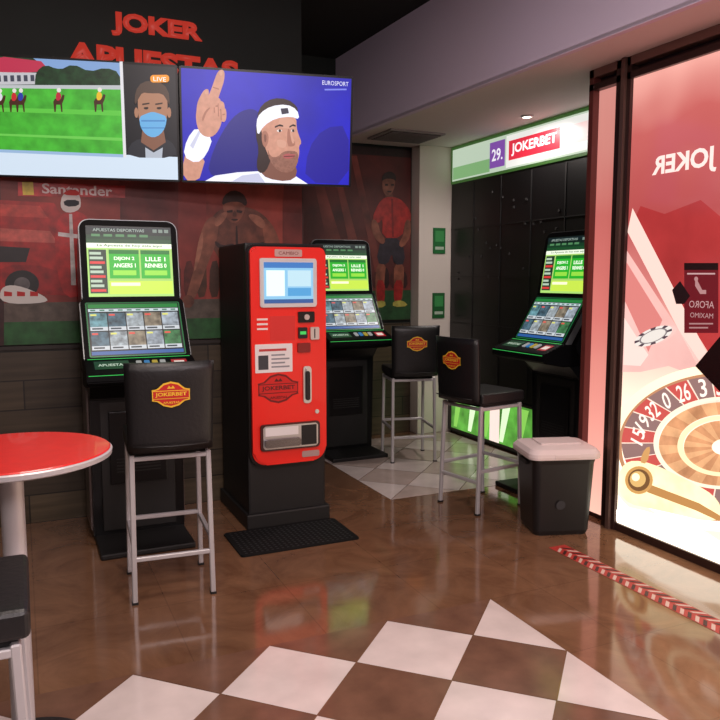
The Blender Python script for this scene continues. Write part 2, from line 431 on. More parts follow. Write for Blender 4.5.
# roulette wheel, drawn obliquely
CX, CY = 724, 443
def er(a, r, dy=0, ry=.66): return (CX+r*math.cos(a), CY+dy-r*ry*math.sin(a))
def ering(r0, r1, a0, a1, m, ly, dy=0, ry=.66, n=5):
    S.poly([er(a0+(a1-a0)*i/n, r1, dy, ry) for i in range(n+1)]+[er(a1+(a0-a1)*i/n, r0, dy, ry) for i in range(n+1)], m, ly, lim=LM)
NS = 26
WOOD = [mat('backlit_wood_a', (206, 146, 104), .15, em=1.2, noise=.3, nscale=9), mat('backlit_wood_b', (222, 166, 120), .15, em=1.25, noise=.25, nscale=9)]
for i in range(NS):
    a0 = 2*math.pi*i/NS; a1 = 2*math.pi*(i+1)/NS
    ering(106, 120, a0, a1, E((255, 226, 190), 1.6), 8, 10, .74)
    ering(102, 106, a0, a1, E((196, 140, 104), 1.1), 9, 4, .70)
    ering(70, 102, a0+.008, a1-.008, E(((206, 88, 82), (150, 116, 112))[i % 2], 1.1), 11, 0, .66)  # red and black cells, paled by haze painted into their colours
    ering(67, 102, a1-.008, a1+.008, E((250, 226, 206), 1.2), 12, 0, .66)
    ering(65, 70, a0, a1, E((252, 232, 205), 1.3), 13, 0, .66)
    ering(46, 65, a0, a1, WOOD[i % 2], 10, 2, .66)
    ering(40, 46, a0, a1, E((250, 222, 176), 1.4), 14, 3, .66)
    ering(12, 40, a0, a1, WOOD[(i+1) % 2], 9, 4, .66)
nums = {12: '15', 11: '19', 10: '32', 9: '0', 8: '26', 7: '3', 6: '35', 5: '12'}
for i, t in nums.items():
    a = 2*math.pi*(i+.5)/NS
    q0 = S.q(*er(a, 86)); q2 = S.q(*er(a-.05, 86))
    pu = pl.u*(q2[0]-q0[0])+pl.v*(q2[1]-q0[1]); pu.normalize(); pv = pl.n.cross(pu)
    b.text(Plane(pl.at(*q0), pu, pv), t, 0, 0, .09 if len(t) > 1 else .05, .10, E((255, 236, 222), 1.3), 15, .01)
# turret knob and arm, lower bowl with blown-out daylight painted on
S.poly([(617, 505), (650, 512), (700, 528), (730, 548), (730, 580), (640, 540), (616, 524)], E((255, 244, 222), 3.0), 15, 1, lim=LM)
S.poly([(619, 466), (640, 458), (690, 480), (722, 500), (722, 525), (660, 510), (620, 502)], mat('backlit_gold', (250, 220, 172), .15, em=1.7, noise=.2, nscale=6), 16, 2, lim=LM)
S.poly([(650, 484), (700, 503), (722, 516), (720, 521), (696, 510), (648, 492)], E((196, 142, 84), 1.1), 18)
S.poly([(640, 462), (646, 448), (652, 446), (648, 464)], E((214, 160, 100), 1.1), 18, 1)
S.poly(circ(640, 480, 14, 24), E((214, 160, 94), 1.1), 19); S.poly(circ(640, 480, 11, 24), E((136, 96, 60), .9), 20)
S.poly(circ(639, 479, 8, 20), E((230, 186, 116), 1.1), 21); S.poly(circ(637, 477, 4, 16), E((255, 240, 200), 1.4), 22)
b.done()
b = B('window_4')      # glazing nearer the viewer
b.box((3.425, -2.1, .05), (3.46, 1.9, 2.8), GB); b.done()

# ---------------------------------------------------------------- murals
b = B('sports_mural')
b.box((-2.9, 5.228, 1.18), (1.925, 5.242, 2.45), PM((60, 22, 20)))
pl = Plane((0, 5.228, 0), (1, 0, 0), (0, 0, 1))
S = Sheet(b, pl, [(-5.6, 149), (303, 169.3), (304.4, 336.9), (4.5, 347)], (-.1, 1.17, 1.93, 2.4))
S.poly([(0, 175), (301, 182), (302, 300), (4, 306)], mat('mural_red', (122, 44, 38), .5, noise=.5, nscale=3), 1)
for x0, x1, c in ((120, 178, (92, 32, 30)), (206, 282, (136, 54, 44)), (283, 301, (98, 36, 32))):
    S.poly([(x0, 180), (x1, 182), (x1, 300), (x0, 302)], mat('mural_red_%d' % x0, c, .5, noise=.5, nscale=5), 2)
for k in range(14):     # blurred grandstand crowd
    x = 120+k*12.8; S.poly([(x, 262), (x+9, 260), (x+10, 296), (x-1, 298)], PM((70+(k*37) % 50, 34+(k*13) % 20, 30)), 3, 1)
S.poly([(4, 303), (302, 297), (302, 318), (4, 322)], PM((104, 90, 80)), 4)
S.poly([(4, 322), (302, 316), (302, 335), (4, 345)], mat('mural_grass', (36, 84, 42), .5, noise=.4, nscale=14), 5)
S.poly([(18, 182), (125, 186), (125, 198), (18, 196)], PM((206, 46, 44)), 4)
S.text('Santander', 42, 112, 185, 195, P((225, 205, 205)), 6, .02)
S.poly([(22, 182), (33, 182), (34, 195), (23, 195)], PM((235, 205, 60)), 5)
S.poly([(0, 200), (54, 203), (62, 216), (80, 236), (80, 296), (0, 292)], PM((190, 34, 30)), 4)
S.poly([(0, 204), (40, 206), (48, 218), (0, 216)], PM((216, 70, 58)), 5)
S.poly([(0, 228), (50, 231), (58, 243), (0, 241)], PM((224, 100, 90)), 5)
S.poly([(0, 246), (30, 248), (26, 262), (0, 262)], PM((34, 22, 26)), 5)
S.poly([(0, 264), (52, 266), (78, 286), (76, 296), (30, 292), (0, 284)], PM((170, 26, 26)), 6, 1)
S.poly([(0, 287), (16, 284), (46, 296), (48, 303), (0, 304)], P((206, 200, 196)), 9, 2)
S.poly(circ(22, 284, 17, 24, 14), PM((30, 26, 28)), 7)
S.poly(circ(22, 284, 8, 24, 7), PM((110, 104, 106)), 8)
for k in range(3): S.poly([(4+k*13, 291), (12+k*13, 292), (12+k*13, 296), (4+k*13, 296)], P((180, 40, 40)), 10)
S.poly([(54, 244), (57, 220), (64, 212), (80, 211), (90, 220), (93, 250), (92, 285), (74, 300), (60, 290)], PM((204, 34, 32)), 7, 1)
S.poly([(84, 222), (92, 226), (98, 250), (94, 262), (88, 258)], PM((176, 26, 26)), 9, 1)
S.poly([(60, 206), (62, 195), (70, 190), (78, 192), (81, 201), (80, 209), (72, 213), (64, 212)], P((206, 198, 196)), 10, 1); S.poly([(63, 200), (79, 200), (79, 206), (65, 207)], P((26, 28, 40)), 11, 1)
S.poly([(62, 195), (67, 190), (77, 190), (81, 196)], P((184, 34, 30)), 11, 1)
S.poly([(69, 214), (72, 214), (76, 285), (71, 285)], PM((236, 226, 226)), 8)
S.poly([(58, 232), (90, 236), (90, 240), (58, 236)], PM((236, 226, 226)), 10)
# sprinter in the starting crouch
SK = mat('print_skin_dark', (100, 56, 42), .45, noise=.5, nscale=13); SK2 = PM((50, 28, 24)); SK3 = PM((186, 120, 94)); SK4 = mat('print_skin_mid', (126, 74, 56), .45, noise=.45, nscale=13)
S.poly([(208, 226), (214, 213), (226, 207), (242, 206), (258, 211), (270, 222), (276, 240), (272, 262), (262, 276), (246, 282), (230, 274), (218, 258), (208, 240)], SK, 6, 2)
S.poly([(204, 222), (213, 215), (219, 224), (215, 246), (207, 264), (199, 288), (193, 301), (184, 303), (187, 292), (194, 268), (197, 244)], SK4, 7, 2)
S.poly([(262, 216), (272, 224), (281, 246), (278, 272), (270, 300), (260, 300), (265, 278), (269, 256), (262, 236)], SK4, 7, 2)
S.poly([(182, 297), (190, 294), (195, 301), (190, 308), (185, 307), (180, 308)], SK, 8, 1)
S.poly([(197, 246), (200, 234), (203, 232), (202, 250), (196, 268), (193, 272)], SK3, 8, 1)
S.poly([(222, 208), (222, 200), (228, 193), (238, 193), (245, 200), (244, 212), (239, 221), (233, 224), (226, 219)], SK4, 8, 1)
S.poly([(221, 206), (223, 196), (232, 190), (242, 193), (247, 202), (245, 207), (240, 202), (228, 202)], SK2, 9, 1)
S.poly([(226, 211), (232, 210), (232, 212.5), (227, 213)], SK2, 9); S.poly([(236, 210), (242, 211), (241, 213.5), (236, 212.5)], SK2, 9)
S.poly([(233, 211), (235, 211), (236.5, 217), (231.5, 217)], SK, 9, 1); S.poly([(230, 219), (238, 219), (236, 221), (232, 221)], SK2, 9, 1)
S.poly([(213, 222), (220, 213), (228, 212), (224, 221), (216, 228)], SK3, 9, 2); S.poly([(246, 214), (258, 215), (266, 224), (262, 230), (252, 222)], SK3, 9, 2)
S.poly([(214, 240), (222, 246), (233, 243), (233, 246), (222, 250), (215, 246)], SK2, 9, 1); S.poly([(240, 243), (252, 247), (263, 241), (263, 245), (252, 251), (240, 247)], SK2, 9, 1)
S.poly([(235, 226), (237, 226), (238, 262), (236.5, 274), (235, 258)], SK2, 10, 1)
for k in range(3):
    S.poly([(225, 253+k*7), (233, 252+k*7), (233, 257+k*7), (227, 258+k*7)], SK4, 9, 1); S.poly([(240, 252+k*7), (249, 251+k*7), (247, 257+k*7), (240, 257+k*7)], SK4, 9, 1)
S.poly([(226, 273), (262, 267), (278, 282), (272, 304), (240, 305)], PM((64, 74, 68)), 10, 1)
S.poly([(234, 282), (256, 276), (260, 282), (238, 289)], PM((176, 166, 70)), 11, 1)
b.done()
b = B('footballer_poster')
b.box((1.945, 6.826, 1.18), (3.685, 6.842, 2.9), PM((44, 18, 16)))
pl = Plane((0, 6.826, 0), (1, 0, 0), (0, 0, 1))
S = Sheet(b, pl, [(280.8, 140), (412, 150.6), (411, 320.7), (282.8, 324)], (2.3, 1.17, 3.7, 2.9))
S.poly([(284, 150), (410, 158), (410, 290), (284, 292)], mat('poster_dark_red', (88, 34, 30), .5, noise=.6, nscale=2.5), 1)
S.poly([(284, 292), (410, 290), (410, 319), (284, 323)], mat('poster_grass', (34, 70, 38), .5, noise=.4, nscale=14), 1)
for k, (x0, x1) in enumerate(((308, 314), (330, 334), (350, 356))):
    S.poly([(x0, 156), (x1, 156), (x1+42-k*6, 290), (x0+28, 290)], mat('poster_ray%d' % k, (112, 50, 42), .5, noise=.6, nscale=3), 2+k)
for k in range(12): S.poly([(300+k*9, 268+(k % 3)*2), (307+k*9, 268+(k % 3)*2), (308+k*9, 288), (299+k*9, 288)], PM((54, 24, 24) if k % 2 else (84, 36, 32)), 5+k % 2, 1)
S.poly([(382, 192), (381, 183), (383, 176), (389, 174), (394, 178), (394, 186), (391, 194), (386, 197)], SK4, 8, 1); S.poly([(380, 182), (382, 174), (389, 171), (395, 175), (395, 182), (392, 179), (384, 179)], SK2, 9, 1)
S.poly([(384, 184), (387, 184), (387, 186), (384, 186)], SK2, 9); S.poly([(390, 184), (393, 184), (393, 186), (390, 186)], SK2, 9); S.poly([(386, 191), (391, 191), (390, 192.5), (387, 192.5)], SK2, 9)
S.poly([(385, 192), (391, 192), (393, 200), (384, 200)], SK, 7)
S.poly([(377, 204), (384, 197), (394, 197), (402, 201), (410, 212), (410, 222), (404, 222), (401, 238), (381, 238), (382, 218), (377, 224), (371, 219)], PM((196, 44, 38)), 9, 1)
S.poly([(390, 199), (392, 199), (393, 237), (391, 237)], PM((150, 26, 26)), 10)
S.poly([(371, 218), (377, 222), (379, 232), (385, 240), (382, 245), (375, 240), (370, 230)], SK4, 11, 2)
S.poly([(404, 220), (410, 220), (410, 236), (402, 248), (397, 245), (403, 234)], SK4, 11, 1)
S.poly([(380, 238), (401, 238), (405, 264), (393, 265), (391, 252), (387, 265), (375, 263)], PM((52, 44, 56)), 10, 1)
S.poly([(376, 262), (385, 264), (384, 276), (383, 290), (384, 304), (377, 306), (374, 288)], SK4, 8, 1); S.poly([(393, 264), (403, 263), (403, 280), (401, 304), (393, 304), (393, 282)], SK4, 8, 1)
S.poly([(375, 280), (384, 280), (384, 303), (377, 305)], PM((176, 40, 36)), 9, 1); S.poly([(393, 280), (403, 280), (400, 303), (393, 303)], PM((176, 40, 36)), 9, 1)
S.poly([(372, 302), (384, 300), (385, 307), (370, 308)], PM((200, 190, 90)), 10, 1); S.poly([(392, 301), (402, 300), (408, 306), (392, 307)], PM((200, 190, 90)), 10, 1)
b.done()
b = B('wall_lettering')
pl = Plane((0, 5.25, 0), (1, 0, 0), (0, 0, 1))
LET = mat('red_lettering', (216, 64, 50), .45, em=.6)
b.text(pl, 'JOKER', .915, 3.25, .59, .15, LET, 0, .05, .012)
b.text(pl, 'APUESTAS', .90, 3.03, 1.12, .15, LET, 0, .05, .012)
b.done()

# ---------------------------------------------------------------- televisions
TVW = 1.12; TVR = -10.7
def tv(name, loc, art, back):
    b = B(name)
    W = TVW; H = .71
    th = math.radians(6)
    pl = Plane((0, 0, 0), (1, 0, 0), (0, -math.sin(th), math.cos(th)))
    b.plate(pl, rr(0, 0, W, H, .012), -.04, 0, BLK, .003)
    b.plate(pl, rr(W*.25, H*.2, W*.75, H*.8, .02), -.055, -.03, BLKM)
    b.box((W*.47, .02, .15), (W*.53, back, .25), BLKM, .004)
    art(b, pl, W, H)
    return b.done(loc, TVR)
def art_left(b, pl, W, H):
    S = Sheet(b, pl, [(0, 55), (181, 70), (181, 180), (0, 178)], (.07, .0, W, H))
    S.poly([(-10, 57), (179, 72), (179, 178), (-10, 176)], E((20, 26, 34), .5), 1)
    S.poly([(-10, 57), (126, 68), (126, 95), (-10, 90)], mat('tv_trees', (30, 58, 34), .4, em=.8, noise=.6, nscale=14), 2)
    S.poly([(40, 61), (126, 67), (126, 80), (100, 74), (84, 76), (50, 68)], E((130, 165, 215), .9), 3)
    S.poly([(-10, 62), (10, 59), (48, 64), (56, 73), (30, 75), (-10, 73)], E((190, 50, 80), .9), 4)
    S.poly([(-10, 73), (46, 75), (46, 86), (-10, 86)], E((196, 196, 202), .9), 4)
    for k in range(7): S.rect(-6+k*7, 77, -2+k*7, 83, E((70, 74, 90), .8), 5)
    S.poly([(40, 86), (42, 74), (52, 67), (66, 73), (80, 67), (96, 75), (112, 71), (126, 76), (126, 93), (40, 91)], mat('tv_hedge', (24, 56, 30), .4, em=.9, noise=.6, nscale=25), 6, 1)
    S.poly([(-10, 86), (126, 88), (126, 92), (-10, 90)], E((200, 206, 210), .8), 7)
    S.poly([(-10, 89), (126, 92), (126, 154), (-10, 150)], mat('tv_turf', (66, 168, 48), .4, em=1.0, noise=.3, nscale=12), 8)
    S.poly([(-10, 108), (126, 112), (126, 117), (-10, 112)], E((92, 192, 66), 1), 9)
    S.poly([(-10, 134), (126, 138), (126, 141), (-10, 136)], E((106, 198, 80), 1), 9)
    for x, c in ((2, (220, 220, 230)), (17, (200, 40, 50)), (24, (40, 60, 170)), (63, (190, 40, 60)), (104, (236, 190, 40))):
        y = 102; j = 0 if x != 24 else 3
        S.poly([(x-5, y+1), (x-3, y-2), (x+3, y-2), (x+5, y-6), (x+7, y-5), (x+6, y-1), (x+4, y+3), (x+4, y+11), (x+2.6, y+11), (x+2, y+4), (x-2, y+4), (x-3, y+11), (x-4.4, y+11)], E((74, 40, 26), .8), 10+j)
        S.poly([(x-2, y), (x-2, y-6), (x+1, y-9), (x+4, y-5), (x+2, y)], E(c, .9), 11+j, 1)
        S.poly(circ(x+1.5, y-10, 2.2, 10), E((230, 226, 220), .9), 12+j)
    S.poly([(-10, 150), (179, 156), (179, 178), (-10, 176)], E((206, 222, 238), 1.0), 10)
    S.poly([(-10, 150), (126, 154), (126, 157), (-10, 153)], E((150, 180, 214), 1.0), 11)
    S.rect(126, 66, 129, 157, E((230, 230, 235), .9), 12)
    # presenter wearing a face mask
    SKN = E((178, 128, 100), .85)
    S.poly([(130, 157), (132, 145), (143, 138), (168, 138), (177, 145), (178, 157)], E((44, 48, 56), .7), 12, 1)
    S.poly([(146, 128), (166, 128), (168, 142), (156, 150), (144, 142)], E((140, 96, 76), .8), 14)
    S.poly([(142, 106), (143, 94), (150, 88), (164, 89), (170, 96), (171, 108), (169, 124), (163, 134), (156, 138), (148, 134), (143, 124)], SKN, 15, 2)
    S.poly([(139, 108), (140, 94), (147, 85), (162, 84), (172, 92), (173, 108), (170, 102), (166, 96), (154, 96), (147, 95), (143, 101)], E((84, 64, 52), .8), 16, 1)
    S.poly([(143, 118), (150, 115), (156, 113), (163, 115), (170, 118), (168, 128), (163, 135), (156, 138), (149, 135), (144, 128)], E((100, 170, 220), 1), 17, 1)
    S.poly([(145, 121), (168, 121), (168, 122.5), (145, 122.5)], E((70, 130, 190), 1), 18)
    S.poly([(145, 128), (167, 128), (167, 129), (145, 129)], E((70, 130, 190), 1), 18)
    for x in (147.5, 160):
        S.poly([(x, 109), (x+5, 108.6), (x+4.5, 111), (x+.7, 111)], E((40, 28, 26), .7), 18, 1); S.poly([(x-1, 105.5), (x+6, 104.6), (x+6, 106), (x-1, 107)], E((60, 44, 36), .7), 18)
    S.poly(circ(140.5, 114, 2, 10, 5), SKN, 14); S.poly(circ(172, 114, 2, 10, 5), SKN, 14)
    S.poly([(148, 147), (156, 152), (165, 147), (164, 157), (148, 157)], E((190, 200, 214), .8), 13)
    S.poly(rr(155, 79, 173, 86, 3), E((240, 150, 40), 1), 19); S.text('LIVE', 158, 170, 81, 85, E((255, 255, 255), 1), 20)
def art_right(b, pl, W, H):
    S = Sheet(b, pl, [(181, 70), (350, 83), (344, 185), (181, 180)], (0, 0, W, H))
    bg = mat('tv_blue', (24, 26, 180), .35, em=1.0, noise=.35, nscale=1.6)
    S.poly([(183, 72.5), (348, 85), (342, 183), (183, 178)], bg, 1)
    S.poly([(205, 178), (212, 150), (232, 118), (252, 110), (262, 120), (262, 178)], E((18, 22, 130), .9), 2, 2)
    S.poly([(300, 180), (304, 150), (320, 130), (344, 128), (342, 183)], E((28, 24, 158), .9), 2, 1)
    sk = mat('tv_skin', (206, 148, 126), .35, em=.95, noise=.12, nscale=30); sd = E((130, 84, 70), .9); hr = E((48, 30, 28), .8); wh = E((236, 238, 250), 1.05)
    sl = E((214, 160, 138), .95); sh = E((170, 114, 96), .95)
    S.poly([(204, 179), (214, 174), (236, 171), (258, 170), (276, 176), (292, 175), (303, 182)], wh, 3)
    S.poly([(230, 179.6), (240, 174), (256, 172), (262, 180.6)], E((196, 200, 226), 1), 4)
    S.poly([(258, 148), (290, 158), (294, 174), (284, 180), (264, 177), (257, 170)], sd, 5, 1)
    S.poly([(256, 122), (254, 136), (257, 150), (254, 164), (256, 172), (263, 171), (269, 158), (270, 128)], hr, 6, 1)
    # three-quarter face turned to the right
    S.poly([(259, 130), (260, 118), (270, 111), (286, 112), (294, 121), (294, 130), (295.5, 136), (298.5, 144), (295.5, 147), (296, 153), (293.5, 163), (286, 172), (275, 170), (265, 156)], sk, 7, 1)
    S.poly([(278, 120), (292, 122), (293, 130), (284, 131), (276, 128)], sl, 8, 2); S.poly([(274, 140), (284, 142), (283, 149), (275, 148)], sl, 8, 2)
    S.poly([(265, 148), (268, 157), (275, 157), (280, 152), (289, 151), (295, 153), (294, 164), (286.5, 172), (275, 170.5), (266.5, 160)], mat('tv_beard', (150, 102, 86), .35, em=.9, noise=.25, nscale=60), 9, 1)
    S.poly([(256, 118), (261, 108), (272, 102), (286, 103), (295, 110), (296, 116), (284, 112), (268, 114), (258, 124)], hr, 10, 1)
    S.poly([(255, 124), (259, 116), (270, 109.5), (285, 108), (295, 113), (297, 122.5), (289, 119.5), (274, 121), (262, 128), (256, 138)], wh, 11, 1)
    S.poly([(279, 112), (286, 111.5), (287, 116.5), (280, 117.5)], E((50, 50, 70), .8), 12)
    for x, w in ((273, 8), (287, 6)):
        S.poly([(x, 128.4), (x+w*.6, 126.6), (x+w, 127.6), (x+w, 129), (x+w*.5, 128.4), (x, 130)], hr, 12); S.poly([(x+1, 132.6), (x+w*.5, 131.2), (x+w-.5, 132.4), (x+w*.5, 134.4)], E((240, 230, 226), .9), 12, 1); S.poly(circ(x+w*.58, 132.7, 1.2, 10, 1.4), E((36, 24, 26), .8), 13)
    S.poly([(285, 131), (287, 131), (289, 139), (292.5, 145), (290, 147.5), (284, 147)], sh, 12, 1); S.poly([(287, 133), (288.5, 133), (291.5, 144), (289, 145)], sl, 13, 1)
    S.poly([(279, 156), (284, 153.6), (288, 154.4), (292.5, 154.6), (289, 158.4), (282, 158.8)], E((178, 90, 90), .95), 12, 1); S.poly([(280.5, 156.3), (291.5, 155.8), (291, 156.6), (281, 157)], E((90, 40, 42), .8), 13)
    S.poly([(260, 134), (264, 132), (267, 137), (266, 144), (263, 149), (260, 144)], sh, 12, 1); S.poly([(262, 136), (264.5, 136), (264.5, 142), (262.5, 144)], sd, 13, 1)
    # raised arm, sweatband and pointing hand
    S.poly([(183, 178.5), (183, 158), (190, 150), (205, 158), (201, 170), (198, 178.5)], sk, 9, 1)
    S.poly([(183, 156), (187, 140), (197, 128), (213, 138), (206, 155), (196, 163)], wh, 12, 1)
    S.poly([(190, 146), (199, 132), (201, 133), (193, 149)], E((200, 204, 226), 1), 13)
    S.poly([(198, 131), (196, 118), (199, 106), (207, 101), (214, 104), (222, 112), (222, 126), (214, 138), (204, 138)], sk, 14, 2)
    # folded fingers (middle, ring, little)
    for n, (x0, y0, w, h) in enumerate(((214.5, 100.5, 7.2, 18), (218.5, 104, 6.6, 18), (221, 110, 5.6, 15))):
        S.poly([(x0, y0+2), (x0+w*.5, y0), (x0+w, y0+3), (x0+w*.92, y0+h*.8), (x0+w*.4, y0+h), (x0-.5, y0+h*.8)], sk, 15+n*2, 2)
        S.poly([(x0-.4, y0+3), (x0+.5, y0+2.5), (x0+.7, y0+h*.85), (x0-.4, y0+h*.8)], sh, 16+n*2)
        S.poly([(x0+1.5, y0+h*.45), (x0+w-1.5, y0+h*.42), (x0+w-1.5, y0+h*.5), (x0+1.5, y0+h*.53)], sh, 16+n*2)
    # index finger, pointing up
    S.poly([(206, 110), (208, 102), (212, 94), (215, 86), (218.5, 77.5), (222.5, 74.5), (226, 77), (225, 86), (221.5, 95), (218.5, 103), (215, 112)], sk, 22, 2)
    S.poly([(220.5, 76.5), (223, 75.8), (224.3, 77.8), (223, 81), (220.6, 80.5)], sl, 23, 1)
    S.poly([(214, 91), (220, 93), (219.6, 94), (213.6, 92)], sh, 23)
    # thumb crossing the palm
    S.poly([(197, 118), (197.5, 108), (201, 100), (205.5, 93.5), (209.5, 93), (210, 98), (207, 106), (205, 114), (202, 121)], sk, 24, 2)
    S.poly([(205.6, 94.8), (208.6, 94.4), (208.6, 98), (206, 98.4)], sl, 25, 1)
    S.poly([(202, 121), (206, 113), (211, 110), (210, 112), (206.5, 116), (203.5, 124)], sh, 25, 1)
    S.text('EUROSPORT', 320, 345, 87, 91, E((230, 232, 250), 1), 5); S.rect(322, 94, 343, 95.5, E((120, 130, 230), 1), 5)
tv('television', (-.137+.012, 5.138, 2.222), art_left, .165)
tv('television', (.972+.012, 4.930, 2.222), art_right, .37)

# ---------------------------------------------------------------- betting kiosks
GLOWG = E((60, 200, 90), .8)
def kiosk(loc, rz):
    b = B('betting_kiosk')
    b.prism([(.38, .02), (.38, 1.7), (.26, 1.88), (.12, 1.88), (.07, 1.5), (-.12, 1.12), (-.2, 1.05), (-.02, .88), (.0, .1), (.0, .02)], -.275, .275, BLK, .006)
    for sx in (-1, 1):
        x0, x1 = sorted((sx*.275, sx*.287))
        b.prism([(.36, .06), (.36, 1.02), (.04, .93), (.04, .06)], x0, x1, mat('kiosk_side_panel', (90, 76, 74), .3, coat=.4), .002)
        b.prism([(.36, 1.04), (.36, 1.66), (.24, 1.84), (.14, 1.84), (.09, 1.5), (-.1, 1.12), (0, 1.0)], x0, x1, BLK, .002)
    b.box((-.27, -.36, 0), (.27, .38, .035), BLKM, .01)
    b.box((-.22, -.02, .06), (.22, .03, .86), BLKM, .006)
    b.box((-.17, -.03, .35), (.17, -.015, .8), BLK, .005)
    for k in range(5): b.box((-.13, -.034, .42+k*.02), (.13, -.028, .428+k*.02), BLKM)
    # upper screen head
    U = Plane((0, .015, 1.475), (1, 0, 0), (0, .075, .47))
    b.plate(U, rr(-.291, 0, .291, .492, .06, .02), -.05, -.006, TRIM, .003)
    b.plate(U, rr(-.285, -.01, .285, .486, .057, .02), -.06, .002, BEZ, .003)
    # lower screen console
    Lp = Plane((0, -.205, 1.125), (1, 0, 0), (0, .22, .35))
    b.plate(Lp, rr(-.307, 0, .307, .417, .03), -.05, -.006, TRIM, .003)
    b.plate(Lp, rr(-.301, .003, .301, .425, .03), -.09, .002, BEZ, .003)
    # deck
    b.prism([(-.365, 1.01), (-.385, 1.03), (-.38, 1.075), (-.36, 1.085), (-.2, 1.145), (-.1, 1.145), (-.05, .98), (-.2, .98)], -.31, .31, BEZ, .006)
    Dk = Plane((0, -.36, 1.086), (1, 0, 0), (0, .16, .06))
    b.rect(Dk, -.29, .155, .29, .163, GLOWG, 2)
    b.rect(Dk, -.26, .03, -.07, .13, mat('deck_green', (24, 84, 52), .4, em=.4), 2)
    b.text(Dk, 'APUESTAS', -.165, .08, .15, .03, E((200, 220, 200), .8), 3, .02)
    for i in range(4): b.plate(Dk, rr(-.03+i*.045, .05, .0+i*.045, .11, .005), 0, .008, E(((190, 190, 190), (60, 140, 210), (210, 180, 60), (190, 190, 190))[i], .5))
    b.rect(Dk, .17, .03, .26, .12, E((190, 40, 50), .6), 2); b.rect(Dk, .185, .05, .245, .10, E((240, 220, 210), .8), 3)
    Fr = Plane((0, -.384, 1.04), (1, 0, 0), (0, .0, 1))
    b.rect(Fr, -.30, .026, .30, .030, GLOWG, 2)
    # upper display
    def R(pl, x0, y0, x1, y1, c, s=1.0, l=6): b.rect(pl, x0, y0, x1, y1, E(c, s), l)
    R(U, -.25, .02, .25, .45, (20, 30, 24), .8, 5)
    for k in range(4): R(U, -.25, .345+k*.025, .25, .37+k*.025, ((30, 84, 46), (26, 66, 42), (20, 40, 34), (24, 40, 44))[k], .8)
    b.text(U, 'APUESTAS DEPORTIVAS', -.06, .425, .3, .018, E((170, 190, 180), .8), 7, .01)
    for k in range(3): R(U, .14+k*.035, .415, .165+k*.035, .435, (130, 150, 140), .8, 7)
    for k in range(5): R(U, -.22+k*.07, .385, -.17+k*.07, .40, (90, 150, 100), .8, 7)
    R(U, -.25, .02, .25, .345, (178, 226, 120), 1.0)
    R(U, -.25, .315, .25, .345, (238, 246, 226), 1.1, 7)
    b.text(U, 'La Apuesta de hoy esta aqui', .0, .33, .38, .018, E((50, 110, 60), .9), 8, .01)
    R(U, -.24, .04, -.14, .305, (36, 60, 44), .9, 7)
    for k in range(9): R(U, -.235, .05+k*.028, -.15-(k % 3)*.01, .066+k*.028, (190, 214, 190) if k % 3 else (230, 60, 60), .9, 8)
    R(U, -.135, .035, .245, .312, (170, 214, 110), 1.0, 7)
    for i in range(2):
        x0 = -.125+i*.185
        R(U, x0, .13, x0+.175, .305, (40, 176, 44), 1.05, 8); R(U, x0, .28, x0+.175, .305, (24, 120, 40), 1.0, 9)
        b.text(U, ('DIJON 2', 'LILLE 1')[i], x0+.088, .25, .12, .026, E((250, 255, 240), 1.2), 10, .02)
        b.text(U, ('ANGERS 1', 'RENNES 0')[i], x0+.088, .21, .13, .026, E((250, 255, 240), 1.2), 10, .02)
        R(U, x0+.02, .15, x0+.155, .18, (150, 220, 70), 1.05, 9)
    R(U, -.13, .035, .245, .115, (200, 232, 80), 1.05, 8)
    R(U, -.12, .085, .05, .105, (250, 250, 210), 1.1, 9)
    # lower touch display
    b.plate(Lp, rr(-.275, .03, .275, .395, .01), 0, .004, E((36, 150, 84), .4))
    R(Lp, -.268, .037, .268, .388, (12, 18, 22), .8, 7)
    R(Lp, -.262, .355, .262, .382, (34, 130, 60), .9, 8)
    R(Lp, -.262, .33, .262, .35, (200, 216, 222), .9, 8)
    for k in range(10): R(Lp, -.25+k*.052, .335, -.222+k*.052, .345, (80, 130, 110), .9, 9)
    cols = [(70, 96, 110), (120, 140, 150), (60, 110, 70), (150, 160, 166), (88, 88, 96), (60, 80, 120), (126, 116, 100), (96, 140, 150), (70, 70, 76), (140, 150, 160)]
    for j in range(2):
        for i in range(5):
            x0 = -.258+i*.104; y0 = .075+j*.127; c = cols[(i*3+j*7) % 10]
            b.rect(Lp, x0, y0, x0+.098, y0+.12, mat('thumb_%d_%d_%d' % c, c, .35, em=1.0, noise=.75, nscale=24), 8)
            R(Lp, x0, y0, x0+.098, y0+.026, (206, 214, 220), .9, 9)
            R(Lp, x0+.01, y0+.008, x0+.07, y0+.018, (50, 60, 70), .9, 10)
            R(Lp, x0+.006, y0+.1, x0+.04, y0+.112, (230, 230, 120) if (i+j) % 2 else (230, 90, 80), .9, 9)
    R(Lp, -.262, .043, .262, .066, (50, 100, 170), .8, 8)
    return b.done(loc, rz)
kiosk((.627, 4.70, 0), 0)
kiosk((2.70, 6.26, 0), 0)
kiosk((3.68, 4.47, 0), -90)

